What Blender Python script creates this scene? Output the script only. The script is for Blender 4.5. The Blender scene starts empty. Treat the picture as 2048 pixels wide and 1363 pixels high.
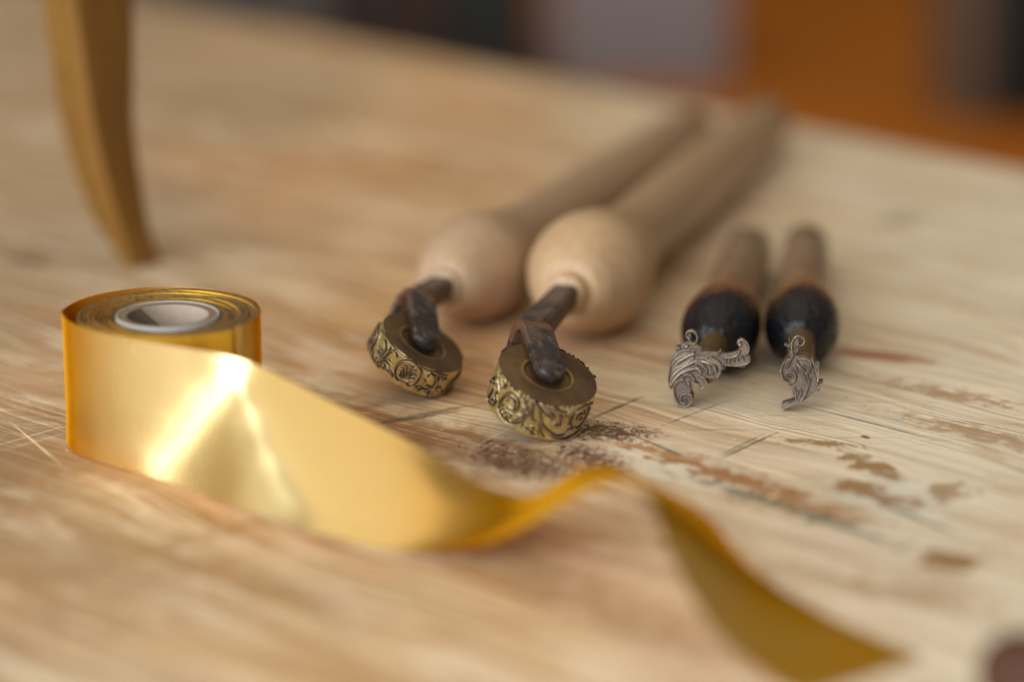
import bpy, math
import numpy as np
from mathutils import Vector

SC = bpy.context.scene
# ------------------------------------------------------------------ camera
cam_d = bpy.data.cameras.new("camera"); cam = bpy.data.objects.new("camera", cam_d)
SC.collection.objects.link(cam); SC.camera = cam
cam.location = (0, 0, 0.276); cam.rotation_euler = (math.radians(90 - 15.9), 0, 0)
cam_d.sensor_width = 36; cam_d.lens = 100; cam_d.clip_start = 0.05; cam_d.clip_end = 50
cam_d.dof.use_dof = True; cam_d.dof.focus_distance = 0.915; cam_d.dof.aperture_fstop = 2.7

# ------------------------------------------------------------------ light
W = bpy.data.worlds.new("World"); SC.world = W; W.use_nodes = True
bg = W.node_tree.nodes["Background"]; bg.inputs[0].default_value = (0.85, 0.78, 0.70, 1); bg.inputs[1].default_value = 0.19
def area(name, loc, target, sx, sy, watts, col):
    d = bpy.data.lights.new(name, 'AREA'); d.shape = 'RECTANGLE'; d.size = sx; d.size_y = sy; d.energy = watts; d.color = col
    o = bpy.data.objects.new(name, d); SC.collection.objects.link(o); o.location = loc
    o.rotation_euler = (Vector(target) - Vector(loc)).to_track_quat('-Z', 'Y').to_euler()
    return o
area("window_light", (-1.60, 0.48, 0.18), (-0.09, 0.80, 0.05), 0.26, 0.30, 1.25, (1.0, 0.98, 0.95))
area("rear_window_light", (-1.08, -0.52, 0.54), (-0.05, 0.86, 0.04), 2.0, 1.05, 39, (0.92, 0.98, 1.0))
area("ceiling_light", (-0.3, 0.8, 2.4), (-0.05, 0.95, 0), 4.4, 4.0, 31, (1.0, 0.82, 0.55))
vs = SC.view_settings; vs.view_transform = 'Standard'; vs.look = 'None'; vs.exposure = 0.27; vs.gamma = 1.0
SC.render.engine = 'CYCLES'; SC.cycles.use_denoising = True; SC.cycles.max_bounces = 8

# ------------------------------------------------------------------ data
STRIP="""-140.6 855.2 42.2 -140.5 855.2 31.8 -140.5 855.3 21.3 -140.5 855.3 10.8 -140.6 855.2 0.3 -139.4 850.2 42.3 -139.3 850.2 31.8 -139.4 850.3 21.3 -139.5 850.3 10.8 -139.9 850.2 0.3 -137.5 845.4 42.3 -137.6 845.4 31.8 -137.7 845.5 21.3 -137.9 845.4 10.8 -138.3 845.3 0.3 -135.1 840.9 42.3 -135.2 840.9 31.8 -135.4 840.9 21.3 -135.6 840.9 10.8 -135.7 840.9 0.3 -132 836.7 42.3 -132.2 836.8 31.8 -132.4 836.8 21.3 -132.5 836.9 10.8 -132.6 837 0.3 -128.5 832.9 42.2 -128.6 833 31.8 -128.8 833.1 21.3 -129 833.2 10.8 -129 833.4 0.3 -124.6 829.5 42.2 -124.7 829.7 31.7 -124.8 829.9 21.3 -125 830.1 10.8 -125.1 830.2 0.3 -120.3 826.5 42.1 -120.4 826.8 31.7 -120.6 827 21.2 -120.8 827.2 10.8 -121.1 827.3 0.3 -115.8 823.9 42 -115.9 824.3 31.6 -116.1 824.5 21.1 -116.4 824.6 10.7 -117.1 824.3 0.3 -111 821.7 41.9 -111.2 822 31.5 -111.5 822.2 21 -112 822.1 10.6 -113.2 821.1 0.3 -106.2 819.6 41.8 -106.4 819.9 31.3 -106.9 820 20.9 -107.7 819.5 10.5 -109.3 817.9 0.3 -101.2 817.7 41.5 -101.6 817.9 31.1 -102.2 817.8 20.6 -103.5 816.7 10.3 -105.4 814.7 0.3 -96.3 815.9 41.2 -96.8 816 30.8 -97.8 815.3 20.4 -99.5 813.6 10.2 -101.7 811.4 0.3 -91.4 814 40.9 -92.1 813.9 30.4 -93.6 812.4 20.2 -95.7 810.3 10.2 -98 807.9 0.3 -86.4 812.2 40.5 -87.8 811.2 30.1 -89.8 809.1 20 -92.1 806.8 10.1 -94.4 804.3 0.3 -81.2 810.8 39.6 -83.7 808.2 29.8 -86.1 805.7 20 -88.5 803.2 10.1 -90.9 800.7 0.3 -76 809.7 38.1 -79.8 805 29.5 -82.5 802.1 19.9 -85 799.5 10.1 -87.5 796.9 0.3 -71.1 808.6 36.2 -75.5 802.3 29.1 -78.8 798.7 19.8 -81.5 795.8 10.1 -84.1 793.1 0.3 -66.4 807.5 34 -70.9 800.2 28.1 -74.9 795.4 19.6 -77.9 792.2 10.1 -80.6 789.4 0.4 -61.7 806.3 31.9 -66.3 798.6 26.6 -70.8 792.6 19.2 -74.2 788.8 10 -77 785.8 0.4 -57 805 29.8 -61.7 797 25 -66.4 790.2 18.5 -70.3 785.6 9.9 -73.3 782.2 0.4 -52.3 803.5 27.8 -57.2 795.3 23.3 -61.9 788.1 17.5 -66.2 782.6 9.6 -69.5 778.8 0.4 -47.7 801.9 26 -52.6 793.6 21.8 -57.5 786 16.4 -62 779.8 9.2 -65.6 775.4 0.4 -43.1 800.1 24.2 -48.1 791.7 20.3 -53 783.9 15.3 -57.7 777.2 8.7 -61.6 772.1 0.4 -38.5 798.3 22.3 -43.5 789.7 18.9 -48.5 781.8 14.2 -53.3 774.7 8.2 -57.6 769 0.4 -33.9 796.4 20.4 -39 787.7 17.5 -44.1 779.6 13.3 -49 772.2 7.6 -53.4 765.9 0.5 -29.4 794.5 18.4 -34.5 785.6 16.1 -39.7 777.3 12.3 -44.6 769.7 7 -49.2 763 0.4 -25 792.6 16.3 -30.1 783.6 14.5 -35.3 775 11.4 -40.3 767.1 6.6 -45 760.1 0.3 -20.6 790.6 14 -25.7 781.4 12.9 -30.9 772.6 10.5 -36 764.5 6.2 -40.7 757.2 0.3 -16.4 788.5 11.6 -21.3 779.3 11.3 -26.5 770.3 9.5 -31.7 761.9 5.9 -36.4 754.3 0.4 -12 786.3 9.5 -17 777 9.7 -22.2 768 8.5 -27.4 759.3 5.7 -32.2 751.4 0.8 -7.5 783.8 8.2 -12.6 774.7 8.4 -17.8 765.6 7.6 -23 756.8 5.5 -28.1 748.5 1.5 -2.9 781.2 7.3 -8.2 772.2 7.7 -13.5 763.2 7.1 -18.7 754.2 5.4 -23.9 745.6 2.4 1.7 778.5 7.2 -3.8 769.6 7.7 -9.1 760.6 7 -14.4 751.6 5.6 -19.7 742.8 3.6 6.1 775.8 8.1 0.4 767 8.5 -4.9 758 7.7 -10.2 749 6.4 -15.6 740.1 4.9 9.9 773.3 10.8 4.4 764.4 10.3 -0.8 755.4 9.1 -6.1 746.4 7.8 -11.5 737.5 6.5 13.1 771 14.3 8.1 761.9 12.7 3 752.9 11.2 -2.3 743.8 9.8 -7.6 734.9 8.5 16.4 768.6 17.6 11.6 759.5 15.5 6.6 750.4 13.8 1.4 741.3 12.2 -3.9 732.4 10.9 19.9 766.1 20.5 15 757 18.4 10 747.9 16.6 4.9 738.9 15 -0.3 729.9 13.5 23.9 763.4 22.6 18.6 754.5 21 13.3 745.5 19.5 8.2 736.5 17.9 3.2 727.4 16.2 28.3 760.6 23.3 22.3 751.9 23.1 16.7 743 22.3 11.5 734 20.9 6.6 724.9 19 32.5 757.5 22.7 26.4 749.1 24.5 20.4 740.5 24.8 14.9 731.6 23.8 9.9 722.5 22 36.3 754.2 21.5 30.5 746.2 25 24.3 737.9 26.6 18.4 729.1 26.4 13.3 720.1 25 40.2 750.7 20.4 34.5 743.1 25 28.3 735.1 27.9 22.2 726.6 28.8 16.6 717.7 28 43.9 747.3 19.5 38.4 739.9 24.5 32.4 732.2 28.4 26.1 724 30.5 20.2 715.4 30.9 47.7 743.8 18.5 42.1 736.5 23.6 36.4 729 28.2 30.2 721.2 31.6 23.9 713 33.4 51.3 740.3 17.4 45.6 732.9 22.3 40 725.6 27.3 34.1 718.1 31.7 27.8 710.4 35.2 54.5 736.6 15.7 48.8 729.3 20.6 43.3 722 25.8 37.7 714.7 30.8 31.8 707.3 35.6 57.3 732.9 13.4 51.6 725.6 18.5 46.2 718.3 23.8 40.6 711 28.9 34.9 703.8 33.9 59.7 729.1 10.8 54.3 721.9 16.2 48.7 714.7 21.4 43 707.4 26.3 36.9 700.2 31 62.4 725.4 8.5 56.9 718.2 13.8 51.1 711 18.8 44.9 703.8 23.4 38.3 696.7 27.5 65.3 721.6 6.5 59.4 714.5 11.5 53.3 707.3 16.1 46.8 700.2 20.3 39.8 693.3 23.9 68.5 717.8 5 62.1 710.8 9.3 55.5 703.7 13.4 48.7 696.7 17.2 41.5 689.8 20.6 71.8 714 3.7 64.8 707 7.2 57.8 700 10.8 50.7 693.1 14.2 43.5 686.2 17.5 75.1 710.1 2.7 67.7 703.2 5.5 60.3 696.3 8.4 53 689.4 11.4 45.6 682.6 14.5 78.4 706.2 2 70.7 699.4 4 63 692.6 6.4 55.4 685.8 8.9 47.9 679 11.6 81.7 702.2 1.5 73.7 695.5 2.9 65.8 688.7 4.7 58.1 682 6.7 50.3 675.3 8.9 84.9 698.2 1.1 76.9 691.5 2 68.8 684.9 3.3 60.9 678.2 4.9 52.9 671.5 6.5 88.1 694.2 0.9 80 687.6 1.4 71.9 681 2.3 63.8 674.3 3.5 55.8 667.7 4.8 91.3 690.2 0.8 83.2 683.6 1 75 677 1.5 66.9 670.4 2.4 58.8 663.8 3.5 94.6 686.3 0.7 86.4 679.7 0.7 78.2 673.1 1 70.1 666.5 1.6 61.9 659.9 2.5 97.8 682.3 0.7 89.6 675.7 0.6 81.4 669.1 0.6 73.2 662.5 1 65.1 655.9 1.7 101 678.3 0.7 92.8 671.7 0.5 84.6 665.1 0.4 76.4 658.5 0.6 68.2 652 1 104.1 674.3 0.7 96 667.7 0.4 87.8 661.1 0.3 79.6 654.5 0.3 71.3 648 0.3"""
WR="""0.45:-6.4,0.6 -4.4,-1.4 -1.4,-2.5 1.9,-2.1 4.7,-1.7 6.5,-1.1 8.1,-0.9 10.5,-1 12.1,-1.9;0.68:8.2,9.8 6.1,11.6 3.3,12.2 0.5,11.3 -1.1,9.9 -1.5,7.3 -0.6,4.6 1.6,2.4 3.6,2.2 4.9,3.3 5.4,5.6 4.6,7.2 2.8,7.9 1.9,7.4;0.41:1,5.7 1.6,4.1 3.1,3.9 4.2,4.9 4.4,6.5;0.45:3.7,11.8 2.8,10.8 2.9,9.5 4,9.4 4,10.2;0.5:5,11.5 6.3,9.9 7.2,8.5;0.32:-0.5,10.3 0.7,8.8;0.32:-1.1,9 0.4,7.4;0.32:0.9,11 1.9,9.4;0.27:1.9,11.7 2.9,10.4;0.54:8.1,-0.3 8.9,1.2 9.4,3.8 9,6.3 8.3,9 8.6,10.6 9.9,10.8;0.54:8.7,0.2 9.6,2.3 10.3,5.1 10.8,6.9 12.1,7.2;0.59:8.8,-0.2 11.5,2 13.1,5.1 14,7.1 14.4,9.9 16.3,12.3;0.63:14,7.1 15.6,8.7 18,10.3 21,11.6 23.4,10.9 23.9,9.3;0.72:8.8,-0.4 12.6,0.4 15,2.2 17,5.5;0.5:12,2.1 14.4,3.9 16,4.6;0.68:9.2,-0.6 13.7,0.1 17.1,2.1 19.7,4.1 20.7,6.4 20.4,7.5;0.68:9.2,-0.6 12.9,-0.8 17.3,1.2 20,2.6 21.8,4.1;0.41:15.6,2.4 17.5,4 17.4,4.6;0.59:9.1,-0.9 13.4,-0.7 16,0 17.8,-0.3 18.3,-1;0.54:13,0.9 16.6,1.9 20.3,2.1 21.7,0.9 21.4,-0.5 20.1,-0.8 19.7,0.4;0.54:9.9,10.8 11.3,11.6 12.8,12.3 14.2,11.7 14.2,10;0.41:12.8,12.3 11.3,11.3 11.4,10.1 12.4,10.1 12.5,11.2;0.45:6.4,-0.2 6.2,1.3 5.2,1.5 4.7,0.6 5.2,-0.2;0.36:6.8,1.3 7.1,2.8 8,3.2;0.32:7.4,2.9 7.7,0.2;0.32:6.9,6.1 7.3,5 8.3,4.1;0.36:6.1,8.3 7.4,7.8 8.7,5.6;0.27:6.6,4.5 7.8,4.1 8.4,2.9;0.27:7.8,6.4 8.2,5.3 9.1,4.5;0.54:-5.4,1.8 -4.3,2.9 -2.9,3.6;0.59:-3.6,0.9 -1.9,2.7;0.36:-1.6,2.5 -1.4,1.3 -2,-0.6;0.77:-1.3,-1.1 0.5,-0.2 2,0.4;0.68:-0,-2.1 1.8,-1.2 3.1,0.2;0.45:-4.6,7.5 -3.5,9.2 -4.4,11.5 -6.8,12.1 -7.9,11 -7.3,8.8 -7.1,6.9;0.36:-7.1,10.9 -5.4,10.4 -5.3,8.9;0.41:-8.2,6 -7.9,4.7 -10.1,5.8 -10.5,7.2;0.45:-7.9,2.3 -9.9,5 -11.3,7.8;0.32:-5.7,4.6 -4.4,5.9 -4.4,7.1;0.54:32.3,1.2 27.4,0.6 24.8,1.9 24.2,4.4 24.8,7.1 27.4,9.5 30.1,8.8 31.7,5.5 31.5,2.2;0.45:26.4,5.8 26.3,4 28,3.9 28.4,6.4 29.8,6.1;0.32:28.2,2.3 29.6,3.4 28.4,4.1;0.72:16.7,9.9 19.9,12.2 24.2,13.1 28.6,12 31.3,10.8;0.59:24.2,9.3 25.9,9.1 27.5,10.4;0.36:21.3,-0.8 23.4,-0.3 26.2,-0.6;0.41:18.5,7.1 19.5,7.9 19.7,7 18.8,6.6;0.32:23,3.9 23.6,6.3 23.2,7.4;0.36:4.6,-1.9 6.3,-1.8 8.2,-2.1;0.32:12.7,-1.6 15.6,-1.3 17.9,-1.5;0.23:2.2,2.3 3.3,2.9 4.3,4"""
WL="""0.57:3.9,7.5 3.6,8.8 2.3,8.7 0.8,7.5 0,4.7 1.2,1.8 3.5,0.5 6.2,0.8 8.3,2.3 9,5.4 7.8,8.3 6,8.6 5.2,7.6 5.9,7;0.35:4.6,7.4 3,7.3 2.1,6.6;0.35:4.6,7.4 2.6,6.2 1.9,5.3;0.35:4.7,7.3 2.8,5.1 2.1,4;0.39:4.8,7.3 3.6,4.3 2.8,2.8;0.48:4.9,7 4.6,3.7 4.6,1.9;0.44:5,6.8 5.5,3.9 6.1,2.4;0.44:5.2,7 6.1,4.7 7.2,3.8;0.35:5.3,7.2 6.7,5.8 7.4,5.2;0.57:2.6,2.9 2.8,2.6;0.61:4.5,2 4.7,1.7;0.53:6,2.3 6.3,2.4;0.48:4.8,8.4 5.1,7.3 4.1,7.4;0.44:-6.2,6.4 -5.1,6.3 -5.3,7.4 -6.5,7.5 -6.2,6.4;0.39:-6,6.9 -5.6,6.9;0.39:-6.2,8.9 -5.3,8.6 -5.3,9.5 -6.2,9.6 -6.1,8.8;0.48:-6.8,6.4 -8.2,6.3 -8.9,6.6;0.48:-6.4,5.9 -7.2,4.6 -7.8,4.2;0.53:-6.1,5.6 -6.6,2.9 -8.3,1.4 -9.6,1.9;0.57:-5.6,5.5 -5.3,2.6 -5.3,1;0.61:-5.3,5.4 -4.9,3.1 -3.8,1.4 -2.4,1.3 -1.5,2.2;0.48:-4.7,6.1 -3.5,5 -2.6,4.9;0.57:-4.5,6.8 -3.5,6.5 -1.8,6.5;0.44:-4.7,7.5 -3.7,7.5 -3.2,8;0.39:-5.5,7.9 -4.7,8.4;0.35:-6.4,7.8 -6.6,8.9;0.39:-7.9,8 -9.1,8.5;0.31:-7.9,5.7 -9.3,5.8;0.44:-20.7,3.2 -14.6,2.2 -12.9,4.7 -13.4,7.5 -18.3,10.3 -20.7,10.8 -20.7,7 -20.7,3.3;0.31:-15.1,8.4 -16,5.3 -20.7,3.9;0.31:-17.7,9.5 -20.7,7.6 -20.7,4.4;0.26:-13.9,7.8 -13.8,4.5 -16.5,2.7;0.26:-20.7,10.9 -20.7,8 -20.7,5.7;0.44:-12.2,7 -12.4,8.3 -10.3,8.3 -9.6,9.5;0.48:-15.3,10.2 -12.7,9.1 -9.8,9.6 -7.5,9.4;0.35:-9.5,4.2 -8.3,4.4 -8.6,5.5;0.57:-2.4,8.4 -0.7,8.7 0.8,9;0.44:-1.5,7.4 0,8.1 0.8,9;0.39:-4.1,8.8 -2,8.6 -1.7,8.1;0.57:15.1,6.6 12.1,6.2;0.53:15.1,6.6 12.4,7.7;0.57:15.1,6.6 14.6,8.7;0.53:15.1,6.6 15.1,4.3;0.57:15.1,6.6 18.1,5.8;0.53:15.1,6.6 18.5,8.2;0.48:15.1,6.6 16.6,9.1;0.66:14.7,6.5 15.5,6.9;0.61:11,2.7 11.5,1.5 13.4,2.1 14.7,3.8 14.8,5.8;0.48:15.9,5.6 16.2,3 18.4,2.1;0.53:13.6,0.6 15.2,1.7 15.5,4.5;0.35:14.6,0.7 16.2,1.6 15.9,3.3;0.48:27.4,3 23.6,4.1 22.6,6.7 26,10.6 27.4,10.3 27.4,6.7 27.4,3.3;0.35:27.4,9.9 27.4,7.3 27.4,5.4;0.39:7.4,8.8 9.3,7.9 10.8,6.9;0.57:9.4,8.1 11.2,9.1 10.9,8.1;0.53:11.2,7.7 12.7,8 15.1,9.8;0.48:14.8,9.9 15.4,8.9;0.57:20,7.4 22.1,8.9;0.26:10,4.1 11.3,4.7 10.9,5.8;0.31:6.1,0.1 8.5,0.5 10.5,0.5 13.9,0.2 18.2,0.9;0.26:-13.7,0.4 -8,0.1 -3.9,0.3 -0.2,0.4 2.3,0.1"""
SL_POLY="""-0.38,23.43 -0.2,24.73 0.73,25.46 1.98,25.51 3.25,24.66 3.74,23.18 3.63,21.46 4.18,20.4 5.25,19.37 5.89,18.54 7.99,18.2 10.29,18.3 11.2,19.37 11.96,18.16 13.85,18.02 15.92,18.54 16.95,19.23 17.12,20.53 16.48,21.36 16.76,22.55 18.1,23.25 19.68,22.35 20.62,20.68 20.59,19.17 20,18.07 20.95,17.47 20.99,15.97 19.98,14.74 18.96,13.62 17.08,13.65 14.99,13.98 13.32,13.91 12.42,12.25 11.52,12.32 11.55,11.03 10.75,9.38 9.88,8.9 8.82,9.18 7.57,9.13 6.72,9.52 7.07,8.02 6.48,6.26 5.34,5.46 4.38,6.17 4.46,7.26 3.82,8.09 2.97,8.49 2.57,7.17 2.07,6.28 2,4.55 2.62,3.06 2.45,1.31 1.46,-0.04 0,-0.65 -1.9,-0.3 -3.3,1.27 -4.02,3.62 -4.16,5.57 -5,5.21 -5.58,6.81 -5.87,8.96 -5.53,11.14 -5.36,13.31 -4.94,15.06 -4.13,16.82 -3.32,18.15 -3.84,19.2 -3.14,19.96 -1.88,19.76 -1.27,20.6 -0.03,21.52 0.59,22.14 -0.09,22.59"""
SL_HOLE="""1.27,24.26 2.53,24.09 3.08,23.04 2.79,21.74 1.43,21.9 1.71,23.2"""
SL_STR="""0.42:0.78,22.84 -0.17,23.44 0.11,24.74 1.36,25.33 2.83,24.75 3.6,23.17 3.32,21.66 2.29,20.75;0.51:0.68,22.83 1.1,22.53;0.27:2.78,17.33 5.29,17.44 7.8,17.44 10.1,17.54 10.92,18.11 11.21,19.09 11.76,18.15;0.42:-3.54,19 -2.72,19.57 -1.97,19.07;0.46:-0.41,19.78 0.62,20.25;0.51:2.35,17.74 0.28,16.58 -2.41,14.73 -4.66,11.61;0.46:2.78,17.55 -0.78,16.96 -3.47,15.34 -5.1,12.67;0.38:1.09,18.12 -1.62,17.36 -3.69,15.54;0.51:2.38,16.24 -0.5,13.95 -3.42,12.53 -4.84,10.31;0.55:3.66,15.43 0.75,14.01 -2.15,12.15 -4.41,9.68 -4.99,6.83;0.55:4.13,12.86 1.21,12.3 -1.7,10.88 -3.76,8.62 -5.18,5.96;0.42:-1.24,8.95 -2.9,7.79 -3.82,6.02 -3.66,3.42 -2.35,0.87 -0.43,-0.12 1.45,0.4 2.26,1.95 1.81,3.67 0.33,4.08 -1.13,3.54 -1.53,2 -0.87,0.94 0.18,1.21 0.26,2.08 -0.27,2.16;0.46:-0.64,10.27 1.24,10.57 2.53,9.33 2.77,8.05 2.16,7.04;0.59:0.88,7.96 0.96,6.99;0.38:-1.87,8.49 -0.82,8.97 -0.6,8.11;0.46:4.61,10.08 5.88,9.7 6.75,8.22 6.16,6.47 5.12,5.99;0.59:5.01,6.41 5.43,6.11;0.46:4.08,15.45 7.02,14.71 7.91,12.6 7.84,10.87;0.46:5.33,15.5 8.71,14.36 9.81,11.82 10.07,9.67;0.46:7,16.01 10.38,14.43 11.26,12.31 10.28,9.46;0.46:8.24,16.49 10.79,14.88 12.09,12.78;0.29:8.32,13.05 8.96,12.21 8.37,10.89;0.42:3.25,14.77 4.94,14.19 6.65,12.54 6.9,11.04;0.42:3.27,13.9 4.14,12.65 5.42,11.62;0.34:3.95,11.56 5.01,10.96 4.19,10.06;0.42:17.42,21.08 16.67,21.79 17.07,22.67 18.31,22.98 19.79,21.93 20.47,20.03 19.68,18.27 18.23,17.78;0.55:17.41,21.61 17.63,20.98;0.38:12.42,16.67 15.33,17.23 16.97,18.16 17.36,19.46;0.42:12.47,14.52 15.4,14.22 18.52,14.78 20.58,15.73 20.79,17.25;0.29:12.84,16.26 13.08,14.98;0.29:14.09,16.64 14.33,15.14;0.29:15.34,16.8 15.79,15.42;0.29:16.58,17.07 17.24,15.8;0.29:18.03,17.34 18.9,16.09;0.34:0.18,21.31 1.66,20.94 3.12,21.22;0.38:3.97,20.4 5.04,19.37;0.29:1.48,19.21 3.58,18.87 5.27,18.51"""
SL_BASE=[56.61, 889.18, 0.0]
SR_POLY="""0.99,24.42 1.37,25.09 1.76,24.23 1.86,23.41 2.4,24.36 3.17,25.36 3.96,25.86 4.98,25.47 6.03,25.03 6.52,23.97 6.16,22.71 5.27,22.02 4.77,22.67 5.64,23.32 5.72,24.15 5,24.71 4.65,24.32 4.81,22.87 4.53,21.2 4.21,20.36 3.99,19.11 4.96,18.97 6.57,18.81 7.79,18.44 8.6,18 8.74,18.94 9.23,18.69 9.5,17.62 10.15,16.8 10.85,16.93 11.55,16.43 11.38,15.18 11.25,12.67 11.32,10.58 12.74,10.67 12.51,9.74 11.79,8.72 11.6,6.45 10.88,7.54 9.74,6.66 8.57,5.37 6.99,4.06 5.4,3.37 4.19,3.12 3.2,2.46 1.81,1.57 0.24,1.1 -0.07,0.04 -0.53,2.23 0.56,2.94 2.56,3.63 3.51,4.25 3.69,5.31 2.81,5.7 3.17,7.39 2.19,8.19 1.6,9.32 -0.14,10.1 -0.99,11.64 -1.38,13.51 -1.14,15.19 -0.31,16.57 1.06,18.01 2.16,18.26 1.48,19.44 1,20.88 0.81,22.02 -0.2,22.22 -0.06,22.83 1.04,22.59 1.38,23.39"""
SR_HOLE=""""""
SR_STR="""0.37:2.37,18.01 0.77,17.55 -0.59,15.83 -1.1,13.73 -0.48,11.45 0.97,10.08 2.39,9.91 3.57,10.96 3.52,12.63 2.49,13.53 1.19,13.18 0.92,11.91 1.75,11.31 2.03,11.95;0.33:2.36,18.43 1.31,19.85 1.03,21.3 1.46,23.39 1.28,24.74;0.41:0.03,22.52 0.95,21.92;0.41:2.75,18.65 2.3,20.51 2.22,23.42 3.57,25.49 5.18,25.34 6.25,24.37 5.85,22.91 5.07,22.26;0.37:4.11,20.36 3.88,21.39 3.06,21.99;0.29:1.38,17.36 0.61,16.08 0.74,14.83;0.25:1.98,17.38 1.43,15.69 0.85,14.63;0.33:3.81,17.02 5.06,15.39 6.71,13.77 7.25,12.54;0.31:4.02,16.61 5.92,13.33 6.79,11.06 7.25,9.2 6.73,6.25 5.19,3.68;0.31:8.32,13.83 7.53,13.49 7.37,11.92;0.31:8.49,11.43 7.86,9.01 6.94,6.04 5.39,3.69;0.29:7.34,12.96 7.58,11.71 8.19,11.32;0.33:8.78,18.84 9.23,17.19 10.33,13.89 10.87,10.78 10.1,8.24 8.16,5.46 5.79,3.7;0.33:10.96,16.62 10.98,13.91 11.07,10.78;0.29:10.06,16.38 10.61,14.73;0.37:12.55,10.41 11.49,8.92 10.12,7.41;0.33:11.79,8.93 11.55,6.72;0.33:3.44,8.23 3.9,6.36 4.16,4.28;0.33:5.47,7.88 5.33,5.78 4.58,3.66;0.25:4.48,7.22 4.74,5.34;0.41:-0.1,0.98 1.4,1.87 3.58,3.21 4.57,3.87;0.33:3.98,17.86 6.19,18.13 8.23,17.16 8.79,15.09;0.33:3.06,14.91 3.67,14.72 4.31,13.28;0.25:5.85,15.83 7.48,15.05 8.7,14.67"""
SR_BASE=[88.28, 884.78, 0.0]

# ------------------------------------------------------------------ node helpers
class NT:
    def __init__(s, name):
        s.m = bpy.data.materials.new(name); s.m.use_nodes = True; s.t = s.m.node_tree; s.n = s.t.nodes
        s.b = s.n["Principled BSDF"]
    def link(s, a, b): s.t.links.new(a, b)
    def put(s, sock, v):
        if v is None: return
        if isinstance(v, bpy.types.NodeSocket): s.link(v, sock)
        else:
            try: sock.default_value = v
            except Exception: sock.default_value = (*v, 1)
    def math(s, op, a, b=None, c=None, clamp=False):
        n = s.n.new('ShaderNodeMath'); n.operation = op; n.use_clamp = clamp
        s.put(n.inputs[0], a); s.put(n.inputs[1], b)
        if c is not None: s.put(n.inputs[2], c)
        return n.outputs[0]
    def vmath(s, op, a, b=None):
        n = s.n.new('ShaderNodeVectorMath'); n.operation = op; s.put(n.inputs[0], a); s.put(n.inputs[1], b)
        return n.outputs['Value'] if op in ('LENGTH', 'DOT_PRODUCT', 'DISTANCE') else n.outputs[0]
    def mapping(s, v, loc=(0,0,0), rot=(0,0,0), scale=(1,1,1), typ='POINT'):
        n = s.n.new('ShaderNodeMapping'); n.vector_type = typ; s.put(n.inputs['Vector'], v)
        n.inputs['Location'].default_value = loc; n.inputs['Rotation'].default_value = rot; n.inputs['Scale'].default_value = scale
        return n.outputs[0]
    def noise(s, v, scale=1.0, detail=4.0, rough=0.55, dist=0.0, out='Fac'):
        n = s.n.new('ShaderNodeTexNoise'); s.put(n.inputs['Vector'], v)
        n.inputs['Scale'].default_value = scale; n.inputs['Detail'].default_value = detail
        n.inputs['Roughness'].default_value = rough; n.inputs['Distortion'].default_value = dist
        return n.outputs[out]
    def voronoi(s, v, scale=1.0, feature='DISTANCE_TO_EDGE'):
        n = s.n.new('ShaderNodeTexVoronoi'); n.feature = feature; s.put(n.inputs['Vector'], v); n.inputs['Scale'].default_value = scale
        return n.outputs['Distance']
    def ramp(s, f, stops):
        n = s.n.new('ShaderNodeValToRGB'); s.put(n.inputs[0], f); e = n.color_ramp.elements
        while len(e) < len(stops): e.new(0.5)
        for i, (p, c) in enumerate(stops): e[i].position = p; e[i].color = (*c, 1) if len(c) == 3 else c
        return n.outputs[0]
    def smooth(s, f, lo, hi):
        n = s.n.new('ShaderNodeMapRange'); n.interpolation_type = 'SMOOTHSTEP'; s.put(n.inputs[0], f)
        n.inputs[1].default_value = lo; n.inputs[2].default_value = hi; n.inputs[3].default_value = 0; n.inputs[4].default_value = 1
        return n.outputs[0]
    def mix(s, f, a, b, mode='MIX'):
        n = s.n.new('ShaderNodeMix'); n.data_type = 'RGBA'; n.blend_type = mode
        s.put(n.inputs[0], f); s.put(n.inputs[6], a); s.put(n.inputs[7], b); return n.outputs[2]
    def obj(s): return s.n.new('ShaderNodeTexCoord').outputs['Object']
    def attr(s, name):
        n = s.n.new('ShaderNodeAttribute'); n.attribute_name = name; return n.outputs['Fac']
    def bump(s, h, strength=0.3, dist=0.001):
        n = s.n.new('ShaderNodeBump'); s.put(n.inputs['Height'], h); n.inputs['Strength'].default_value = strength; n.inputs['Distance'].default_value = dist
        s.link(n.outputs[0], s.b.inputs['Normal'])
    def set(s, **k):
        for a, v in k.items(): s.put(s.b.inputs[{'color':'Base Color','rough':'Roughness','metal':'Metallic','spec':'Specular IOR Level','coat':'Coat Weight','coat_rough':'Coat Roughness','sheen':'Sheen Weight'}[a]], v)
        return s.m

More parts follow.
